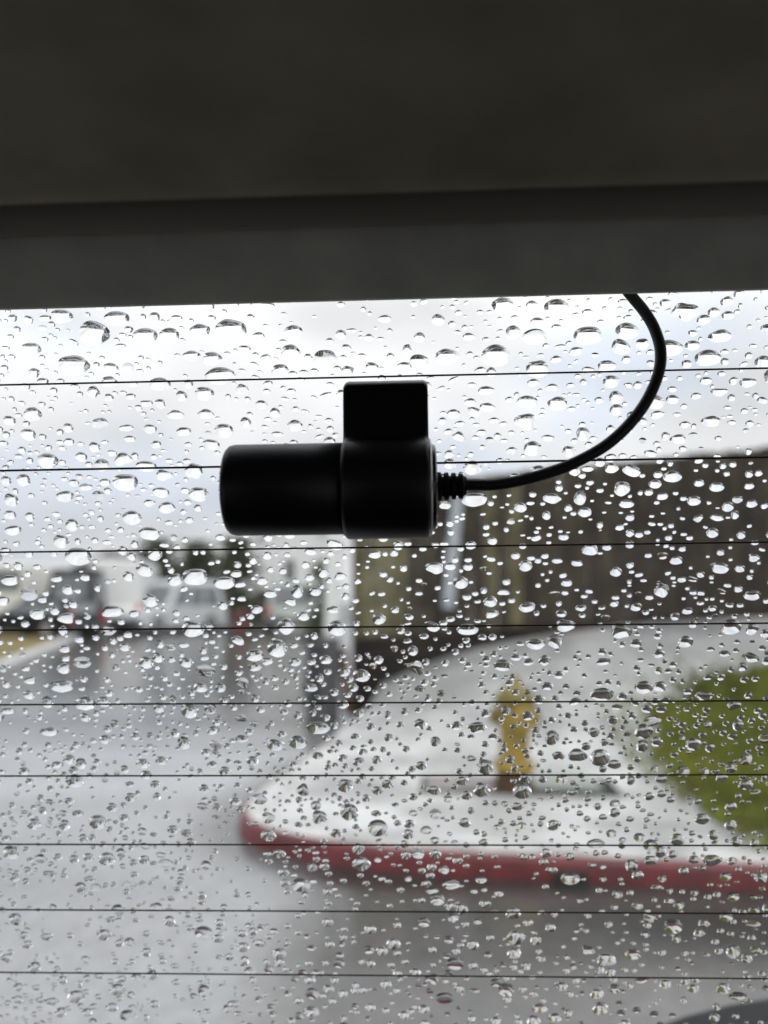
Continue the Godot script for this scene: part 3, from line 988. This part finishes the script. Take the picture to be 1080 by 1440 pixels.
	put("windscreen", box(Vector3(0, 1.08, 2.2), Vector3(1.2, 0.004, 0.62), 0.0006, Basis(Vector3.RIGHT, 0.72)), M.pane, o)

# ---------------------------------------------------------------- dash camera
func build_dash_camera() -> void:
	var d := thing("dash_camera", "black cylindrical rear dash camera hanging on its window mount", "dash camera", Transform3D(car_basis, car_basis * Vector3(0, 1.2288, -0.1965)))
	var ax := Vector3.RIGHT
	var st := begin()
	# barrel: lens end at the left
	var e := 0.0118
	lathe(st, [Vector2(-0.0350, 0.0), Vector2(-0.0350, e - 0.0032), Vector2(-0.0352, e - 0.0022), Vector2(-0.0350, e - 0.0010), Vector2(-0.0343, e - 0.0003), Vector2(-0.0330, e), Vector2(-0.004, e), Vector2(-0.004, 0.0)], Vector3(), ax, 72, false)
	var barrel := put("lens_barrel", done(st), M.plastic, d)
	st = begin()
	lathe(st, [Vector2(0.0, 0.0), Vector2(0.0002, 0.0062), Vector2(-0.0006, 0.0066), Vector2(-0.0008, 0.0082)], Vector3(-0.0351, 0, 0), -ax, 40)
	put("lens", done(st), M.plastic_gloss, barrel)
	# mount: a ring round the barrel that grows into a plate towards the glass above
	var prof := PackedVector2Array()
	var r := 0.0131
	var top := 0.0282
	var front := 0.0032      # plate face, set back from the ring
	var back := -0.0195
	var a0 := 62.0
	for i in 34:
		var a := deg_to_rad(lerpf(a0, -232.0, i / 33.0))
		prof.append(Vector2(cos(a) * r, sin(a) * r))
	# back of the plate runs to the slanting glass
	prof.append(Vector2(-0.0200, 0.0165))
	prof.append(Vector2(-0.0192, 0.0190))
	prof.append(Vector2(-0.0165, top - 0.0008))
	prof.append(Vector2(-0.0155, top))
	prof.append(Vector2(front - 0.0030, top))
	prof.append(Vector2(front - 0.0006, top - 0.0013))
	prof.append(Vector2(front, top - 0.0022))
	prof.append(Vector2(front + 0.0001, 0.0150))
	prof.append(Vector2(front + 0.0007, 0.0128))
	prof.append(Vector2(front + 0.0017, 0.0116))
	st = begin()
	var x0 := -0.0052
	var x1 := 0.0166
	# chamfered ends: three slices, the outer ones drawn in a little
	var mid := Vector2(-0.003, 0.006)
	var ring := func(x: float, inset: float) -> Array:
		var out := []
		for q in prof:
			var v: Vector2 = q - mid
			out.append(Vector3(x, (mid + v * (1.0 - inset / v.length())).y, (mid + v * (1.0 - inset / v.length())).x))
		return out
	var xs := [[x0, 0.0010], [x0 + 0.0004, 0.0004], [x0 + 0.0011, 0.0], [x1 - 0.0011, 0.0], [x1 - 0.0004, 0.0004], [x1, 0.0010]]
	for k in xs.size() - 1:
		var ra: Array = ring.call(xs[k][0], xs[k][1])
		var rb: Array = ring.call(xs[k + 1][0], xs[k + 1][1])
		for i in prof.size():
			var j := (i + 1) % prof.size()
			var n2 := Vector2(prof[j].y - prof[i].y, prof[i].x - prof[j].x)      # outline runs clockwise in (z, y)
			var m2 := (prof[i] + prof[j]) / 2.0
			if not Geometry2D.is_polygon_clockwise(prof):
				n2 = -n2
			var inner := Vector3((xs[k][0] + xs[k + 1][0]) / 2.0 + (0.002 if k < 2 else (-0.002 if k > 2 else 0.0)), (m2 + n2.normalized() * 0.003).y, (m2 + n2.normalized() * 0.003).x)
			if Geometry2D.is_point_in_polygon(m2 - n2.normalized() * 0.0003, prof):
				inner = Vector3(inner.x, (m2 - n2.normalized() * 0.003).y, (m2 - n2.normalized() * 0.003).x)
			quad(st, ra[i], ra[j], rb[j], rb[i], inner, 1)
	var tris := Geometry2D.triangulate_polygon(prof)
	for xe in [xs[0], xs[5]]:
		var rg: Array = ring.call(xe[0], xe[1])
		for i in range(0, tris.size(), 3):
			tri(st, rg[tris[i]], rg[tris[i + 1]], rg[tris[i + 2]], Vector3((x0 + x1) / 2.0, rg[tris[i]].y, rg[tris[i]].z), 3)
	put("mount", done(st), M.plastic, d)
	# sticky pad between plate and glass
	put("adhesive_pad", box(Vector3(0.0057, 0.0228, -0.0186), Vector3(0.0205, 0.0118, 0.0022), 0.0004, Basis(Vector3.RIGHT, deg_to_rad(GLASS_TILT))), M.rubber, d)
	# end cap with its bright rim
	st = begin()
	lathe(st, [Vector2(0.0150, 0.0), Vector2(0.0150, 0.0124), Vector2(0.0169, 0.0125), Vector2(0.0172, 0.0118), Vector2(0.0172, 0.0)], Vector3(), ax, 56)
	put("end_ring", done(st), M.silver, d)
	st = begin()
	lathe(st, [Vector2(0.0170, 0.0), Vector2(0.0170, 0.0112), Vector2(0.0181, 0.0108), Vector2(0.0184, 0.010), Vector2(0.0184, 0.0)], Vector3(), ax, 56)
	put("end_cap", done(st), M.plastic_gloss, d)
	# ribbed cable boot
	st = begin()
	var bp := [Vector2(0.018, 0.0), Vector2(0.018, 0.0022)]
	for k in 4:
		var x := 0.0184 + k * 0.00185
		var rr := 0.0037 - 0.00012 * k
		bp.append_array([Vector2(x, 0.0026), Vector2(x + 0.0003, rr), Vector2(x + 0.0012, rr), Vector2(x + 0.0015, 0.0026)])
	bp.append_array([Vector2(0.0262, 0.0022), Vector2(0.0262, 0.0)])
	lathe(st, bp, Vector3(0, 0.0003, -0.0008), ax, 28)
	put("cable_boot", done(st), M.rubber, d)
	# cable up to the trim
	var c := Curve3D.new()
	var pts := [Vector3(0.0252, 0.0006, -0.0008), Vector3(0.0342, 0.0006, -0.0009), Vector3(0.0451, 0.0028, -0.0010), Vector3(0.0544, 0.0061, -0.0013), Vector3(0.0637, 0.0115, -0.0017), Vector3(0.0715, 0.0194, -0.0022), Vector3(0.0762, 0.0276, -0.0027), Vector3(0.0781, 0.0349, -0.0038), Vector3(0.0775, 0.0420, -0.0055), Vector3(0.0754, 0.0478, -0.0070), Vector3(0.0724, 0.0526, -0.0078), Vector3(0.0691, 0.0567, -0.0072), Vector3(0.0650, 0.0605, -0.0060)]
	for i in pts.size():
		var a: Vector3 = pts[maxi(i - 1, 0)]
		var b: Vector3 = pts[mini(i + 1, pts.size() - 1)]
		var l := (b - a).normalized()
		c.add_point(pts[i], -l * pts[i].distance_to(a) * 0.34, l * pts[i].distance_to(b) * 0.34)
	c.bake_interval = 0.0012
	st = begin()
	tube(st, c.get_baked_points(), 0.0015, 16)
	put("cable", done(st), M.cable, d)

# ---------------------------------------------------------------- rain
# the most prominent drops: millimetres right of the window's middle, below the top wire, and across
func big_drops() -> Array:
	var rows := [
		[Vector3(-103, -10, 5.8), Vector3(-93, -19, 6.5), Vector3(-91, -5, 9.5), Vector3(-84, -14, 9.2), Vector3(-80, -4, 4.5), Vector3(-77, -18, 7.7), Vector3(-69, -13, 7.3)],
		[Vector3(-62, -13, 6.1), Vector3(-56, -7, 5.3), Vector3(-53, -14, 6.1), Vector3(-50, -6, 5.7), Vector3(-48, -1, 9.2), Vector3(-44, -14, 9.3), Vector3(-26, -13, 5.6), Vector3(-17, -5, 7.3)],
		[Vector3(10, -4, 5.6), Vector3(18, -5, 6.8), Vector3(32, -5, 8.4), Vector3(43, -10, 7.1), Vector3(44, -1, 6.8), Vector3(49, -18, 7.0), Vector3(58, -10, 8.2), Vector3(69, -11, 6.6)],
		[Vector3(81, -6, 7.8), Vector3(85, -16, 7.7), Vector3(92, -3, 7.4), Vector3(95, -9, 6.2), Vector3(-107, 15, 4.7), Vector3(-105, 9, 5.5), Vector3(-102, 23, 6.4), Vector3(-85, 12, 5.0)],
		[Vector3(-81, 0, 5.0), Vector3(-79, 23, 5.5), Vector3(-70, 14, 4.2), Vector3(-66, 1, 6.6), Vector3(-62, 10, 5.0), Vector3(-60, 15, 4.6), Vector3(-53, 4, 5.8), Vector3(-53, 10, 5.0)],
		[Vector3(-52, 19, 5.0), Vector3(-48, 15, 5.8), Vector3(41, 14, 6.5), Vector3(43, 22, 5.7), Vector3(50, 9, 6.0), Vector3(65, 3, 4.8), Vector3(85, 20, 4.8), Vector3(94, 15, 5.6)],
		[Vector3(-98, 34, 5.6), Vector3(-79, 30, 8.1), Vector3(-78, 41, 6.0), Vector3(-73, 46, 6.9), Vector3(-67, 28, 5.1), Vector3(-67, 38, 5.1), Vector3(-57, 34, 6.0), Vector3(26, 37, 7.5)],
		[Vector3(49, 37, 5.4), Vector3(71, 39, 4.5), Vector3(72, 29, 5.7), Vector3(84, 31, 5.3), Vector3(-113, 65, 5.8), Vector3(-102, 73, 5.8), Vector3(-96, 53, 8.3), Vector3(-87, 71, 7.1)],
		[Vector3(-60, 60, 7.8), Vector3(-51, 62, 7.0), Vector3(14, 58, 5.5), Vector3(-106, 96, 7.8), Vector3(-62, 77, 7.1), Vector3(-59, 91, 6.3), Vector3(-43, 86, 5.8), Vector3(-26, 97, 5.3)],
		[Vector3(24, 78, 6.9), Vector3(35, 90, 6.1), Vector3(45, 83, 6.0), Vector3(54, 77, 6.0), Vector3(66, 89, 4.7), Vector3(66, 100, 7.4), Vector3(71, 79, 6.4), Vector3(111, 88, 5.5)],
		[Vector3(-112, 112, 6.0), Vector3(-99, 102, 6.9), Vector3(-38, 117, 5.5), Vector3(-24, 111, 7.7), Vector3(59, 121, 6.2), Vector3(82, 109, 5.2), Vector3(-118, 165, 4.9), Vector3(-39, 157, 4.7)],
		[Vector3(58, 166, 6.5), Vector3(66, 153, 5.9), Vector3(84, 159, 5.0), Vector3(104, 159, 6.3), Vector3(-122, 190, 4.5), Vector3(85, 181, 5.1), Vector3(-58, 217, 5.0), Vector3(-28, 204, 4.9)],
	]
	var out := []
	for r in rows:
		out.append_array(r)
	return out

func drop_arrays(w: float, h: float, angle: float, wobble: float, tilt: float, sag: float, belly: float, segs: int, rings: int, r: RandomNumberGenerator) -> Array:
	# a sessile drop on the outer face: the flat side lies at z = 0, the dome bulges towards -z (outdoors)
	var amp := []
	var ph := []
	for k in range(2, 7):
		amp.append(r.randfn() * wobble * [0.55, 0.85, 0.5, 0.35, 0.22][k - 2])
		ph.append(r.randf() * TAU)
	var height := h * angle
	var rim := []
	var oval := []
	for i in segs:
		var a := TAU * i / segs
		var b := 1.0
		for k in 5:
			b += amp[k] * cos((k + 2) * a + ph[k])
		rim.append(Vector2(cos(a) * w * 0.5, sin(a) * h * 0.5) * clampf(b, 0.8, 1.25))
		oval.append(Vector2(cos(a) * w * 0.5, sin(a) * h * 0.5))
	var ridge := 0.55 * clampf((w / h - 0.75) / 0.8, 0.12, 1.0)      # the crest is a short level ridge, not a point
	var v := PackedVector3Array()
	var idx := PackedInt32Array()
	for q in rings:
		var rho := sin(PI / 2.0 * (1.0 - float(q) / rings)) if q < rings - 1 else 0.03
		for i in segs:
			var p: Vector2 = oval[i].lerp(rim[i], rho)
			p = Vector2(p.x * (rho + ridge * (1.0 - rho)), p.y * rho - sag * h * (1.0 - rho * rho))
			# the upper side stands steep, the lower side runs out gently
			var up := 0.5 + 0.5 * sin(TAU * i / segs)
			var rr := (sqrt(rho * rho + 0.007) - 0.08367) / 0.91982
			var z := (1.0 - pow(rr, lerpf(belly, lerpf(1.10, belly * 0.7, 0.15), up))) * height if q > 0 else 0.0
			z *= 1.0 - 0.3 * pow(p.x / (w * 0.5), 2.0) if q > 0 else 0.0
			p = p.rotated(tilt)
			v.append(Vector3(p.x, p.y, -maxf(z, 0.0)))
	var crest := Vector2(0, -sag * h).rotated(tilt)
	v.append(Vector3(crest.x, crest.y, -height))
	var apex := v.size() - 1
	for q in rings - 1:
		for i in segs:
			var j := (i + 1) % segs
			var a := q * segs + i
			var b := q * segs + j
			idx.append_array(PackedInt32Array([a, b, b + segs, a, b + segs, a + segs]))
	for i in segs:
		idx.append_array(PackedInt32Array([(rings - 1) * segs + i, (rings - 1) * segs + (i + 1) % segs, apex]))
	var nrm := PackedVector3Array()
	nrm.resize(v.size())
	for t in range(0, idx.size(), 3):      # seen from outdoors (-z) the dome's faces run clockwise
		var c := (v[idx[t + 2]] - v[idx[t]]).cross(v[idx[t + 1]] - v[idx[t]])
		for k in 3:
			nrm[idx[t + k]] += c
	for i in nrm.size():
		nrm[i] = nrm[i].normalized()
	var base := v.size()
	for i in segs:
		v.append(v[i])
		nrm.append(Vector3.BACK)
	v.append(Vector3())
	nrm.append(Vector3.BACK)
	for i in segs:
		idx.append_array(PackedInt32Array([base + (i + 1) % segs, base + i, base + segs]))
	return [v, nrm, idx]

func array_mesh(v: PackedVector3Array, n: PackedVector3Array, i: PackedInt32Array) -> ArrayMesh:
	var arr := []
	arr.resize(Mesh.ARRAY_MAX)
	arr[Mesh.ARRAY_VERTEX] = v
	arr[Mesh.ARRAY_NORMAL] = n
	arr[Mesh.ARRAY_INDEX] = i
	return merge_mesh(arr)

const ORD := ["first", "second", "third", "fourth", "fifth", "sixth", "seventh", "eighth", "ninth", "tenth", "eleventh", "twelfth", "thirteenth", "fourteenth", "fifteenth", "sixteenth", "seventeenth", "eighteenth", "nineteenth", "twentieth"]

func ordinal(k: int) -> String:
	if k < 20:
		return ORD[k]
	if k < 30:
		return "twenty-" + ORD[k - 20] if k > 19 else ""
	return ["thirtieth", "fortieth", "fiftieth"][mini((k - 29) / 10, 2)] if (k - 29) % 10 == 0 else (["thirty-", "forty-", "fifty-"][mini((k - 30) / 10, 2)] + ORD[(k - 30) % 10])

func build_drops() -> void:
	var r := RandomNumberGenerator.new()
	r.seed = 515
	var crowd := FastNoiseLite.new()
	crowd.seed = 8
	crowd.frequency = 22.0
	var all := []           # each: u, v (m, down), w, h
	var grid := {}
	var cell := 0.006
	var free := func(u: float, v: float, rad: float) -> bool:
		for i in range(-2, 3):
			for j in range(-2, 3):
				for q in grid.get(Vector2i(floori(u / cell) + i, floori(v / cell) + j), []):
					if Vector2(u - q.u, (v - q.v) * 1.25).length() < rad + q.rad:
						return false
		return true
	var keep := func(u: float, v: float, w: float, h: float) -> void:
		var q := {"u": u, "v": v, "w": w, "h": h, "rad": (w * 0.62 + h * 0.38) * 0.5}
		all.append(q)
		var key := Vector2i(floori(u / cell), floori(v / cell))
		if not grid.has(key):
			grid[key] = []
		grid[key].append(q)
	for b in big_drops():
		keep.call(b.x * 0.001, b.y * 0.001, b.z * 0.001, b.z * 0.001 * r.randf_range(0.52, 0.78))
	for pass_ in [[330, 0.0036, 0.0060], [1550, 0.0022, 0.0038], [3300, 0.0012, 0.0023]]:
		var tries := 0
		var got := 0
		while got < pass_[0] and tries < pass_[0] * 24:
			tries += 1
			var u := r.randf_range(-0.155, 0.155)
			var v := r.randf_range(-0.038, 0.250)
			var low := smoothstep(0.02, 0.14, v)
			if r.randf() > 0.75 + 0.9 * crowd.get_noise_2d(u, v):
				continue
			if pass_[1] > 0.003 and r.randf() < 0.20 * low:
				continue
			if pass_[1] > 0.0015 and pass_[1] < 0.003 and r.randf() < 0.35 * smoothstep(0.08, 0.16, v):
				continue
			if pass_[1] < 0.0015 and r.randf() > 0.62 + 0.38 * low - 0.62 * smoothstep(0.10, 0.20, v):
				continue
			var w: float = lerpf(pass_[1], pass_[2], pow(r.randf(), 1.6)) * lerpf(1.06, 1.12, low)
			var h := w * clampf(r.randfn(lerpf(0.72, 0.82, low), 0.14), 0.45, 1.25)
			if free.call(u, v, (w * 0.62 + h * 0.38) * 0.5 + 0.0002):
				keep.call(u, v, w, h)
				got += 1
	# the rest of the wide window, beyond what the photograph shows
	var shown := all.duplicate()
	var wide := []
	var tries2 := 0
	while wide.size() < 8000 and tries2 < 40000:
		tries2 += 1
		var u := r.randf_range(0.157, 0.545) * (1.0 if r.randf() < 0.5 else -1.0)
		var v := r.randf_range(-0.038, 0.250)
		var w := lerpf(0.0012, 0.0058, pow(r.randf(), 3.0))
		var h := w * r.randf_range(0.6, 0.95)
		if free.call(u, v, w * 0.52):
			keep.call(u, v, w, h)
			wide.append([u, v, w, h])
	all = shown
	# what the photograph shows largest becomes a thing of its own
	var seen := []
	var rest := []
	all.sort_custom(func(a, b): return a.w * a.h > b.w * b.h)
	for q in all:
		var inside: bool = absf(q.u) < 0.105 + maxf(q.v, 0.0) * 0.14 and q.v > -0.021 and q.v < 0.22
		if inside and seen.size() < 300:
			seen.append(q)
		else:
			rest.append(q)
	var out := pane * Transform3D(Basis(), Vector3(0, 0, -0.0042))
	var bands := {}
	for q in seen:
		var b := clampi(floori(q.v / WIRE_GAP) + 1, 0, 9)
		if not bands.has(b):
			bands[b] = []
		bands[b].append(q)
	var names := ["one", "two", "three", "four", "five", "six", "seven", "eight", "nine"]
	for b in range(0, 10):
		var row: Array = bands.get(b, [])
		row.sort_custom(func(x, y): return x.u < y.u)
		for i in row.size():
			var q: Dictionary = row[i]
			var a := drop_look(q, r)
			var arr := drop_arrays(q.w, q.h, a[0], a[1], a[2], a[3], a[4], 30, 9, r)
			var o := put("raindrop", array_mesh(arr[0], arr[1], arr[2]), M.water, self, out * Transform3D(Basis(), Vector3(q.u, -q.v, 0)))
			var ratio: float = q.h / q.w
			var shape := "wide" if ratio < 0.62 else ("oval" if ratio < 0.8 else ("round" if ratio < 1.0 else "tall"))
			var size := "big" if q.w > 0.0058 else ("medium" if q.w > 0.0042 else "small")
			var where := "above heater wire one" if b == 0 else ("below heater wire nine" if b == 9 else "between heater wires %s and %s" % [names[b - 1], names[b]])
			tag(o, "%s %s raindrop, %s from left among larger drops %s" % [size, shape, ordinal(i), where], "raindrop", "raindrops on the rear window")
	var v := PackedVector3Array()
	var n := PackedVector3Array()
	var idx := PackedInt32Array()
	for q in rest:
		var a := drop_look(q, r)
		var arr := drop_arrays(q.w, q.h, a[0], a[1], a[2], a[3], a[4], 18 if q.w > 0.0015 else 14, 6, r)
		var base := v.size()
		var off := Vector3(q.u, -q.v, 0)
		for k in arr[0].size():
			v.append(arr[0][k] + off)
		n.append_array(arr[1])
		for k in arr[2]:
			idx.append(base + k)
	var o := put("fine_raindrops", array_mesh(v, n, idx), M.water, self, out)
	o.set_meta("kind", "stuff")
	tag(o, "fine scattered raindrops between the larger ones on the rear window", "raindrops")
	var model := drop_arrays(1.0, 1.0, 0.42, 0.05, 0.0, -0.15, 1.5, 14, 5, r)
	var mm := MultiMesh.new()
	mm.transform_format = MultiMesh.TRANSFORM_3D
	mm.mesh = array_mesh(model[0], model[1], model[2])
	mm.instance_count = wide.size()
	for i in wide.size():
		var q: Array = wide[i]
		mm.set_instance_transform(i, Transform3D(Basis.from_scale(Vector3(q[2], q[3], q[3])), Vector3(q[0], -q[1], 0)))
	var wo := MultiMeshInstance3D.new()
	wo.name = numbered("fine_raindrops", self)
	wo.multimesh = mm
	wo.material_override = M.water
	wo.transform = out
	wo.set_meta("kind", "stuff")
	add_child(wo, true)
	tag(wo, "fine raindrops on the outer thirds of the rear window", "raindrops")
	print("drops ", all.size(), " own ", seen.size())

func drop_look(q: Dictionary, r: RandomNumberGenerator) -> Array:
	# contact angle, wobble of the outline, tilt, sag
	var low := smoothstep(0.09, 0.17, q.v)
	var big := smoothstep(0.002, 0.006, q.w)
	var down := smoothstep(0.040, 0.105, q.v)
	var angle := r.randf_range(0.40, 0.50)          # height of the dome over the height of its outline
	var sag := -r.randf_range(0.15, 0.20) * lerpf(1.0, 0.55, down)
	var belly := lerpf(1.26, 1.95, down) * r.randf_range(0.95, 1.05)
	if r.randf() < 0.06 + 0.25 * low:
		angle = r.randf_range(0.12, 0.28)
		sag *= 0.7
	var wob := lerpf(0.04, 0.065, big) * r.randf_range(0.5, 1.3)
	var tilt := clampf(r.randfn(0.0, 0.10), -0.3, 0.3)
	if r.randf() < 0.12:
		tilt = r.randf_range(-0.5, 0.5)
		wob *= 1.5
	if q.w > 0.0058:
		tilt *= 0.3
		wob *= 0.7
	return [angle, wob, tilt, sag, belly]
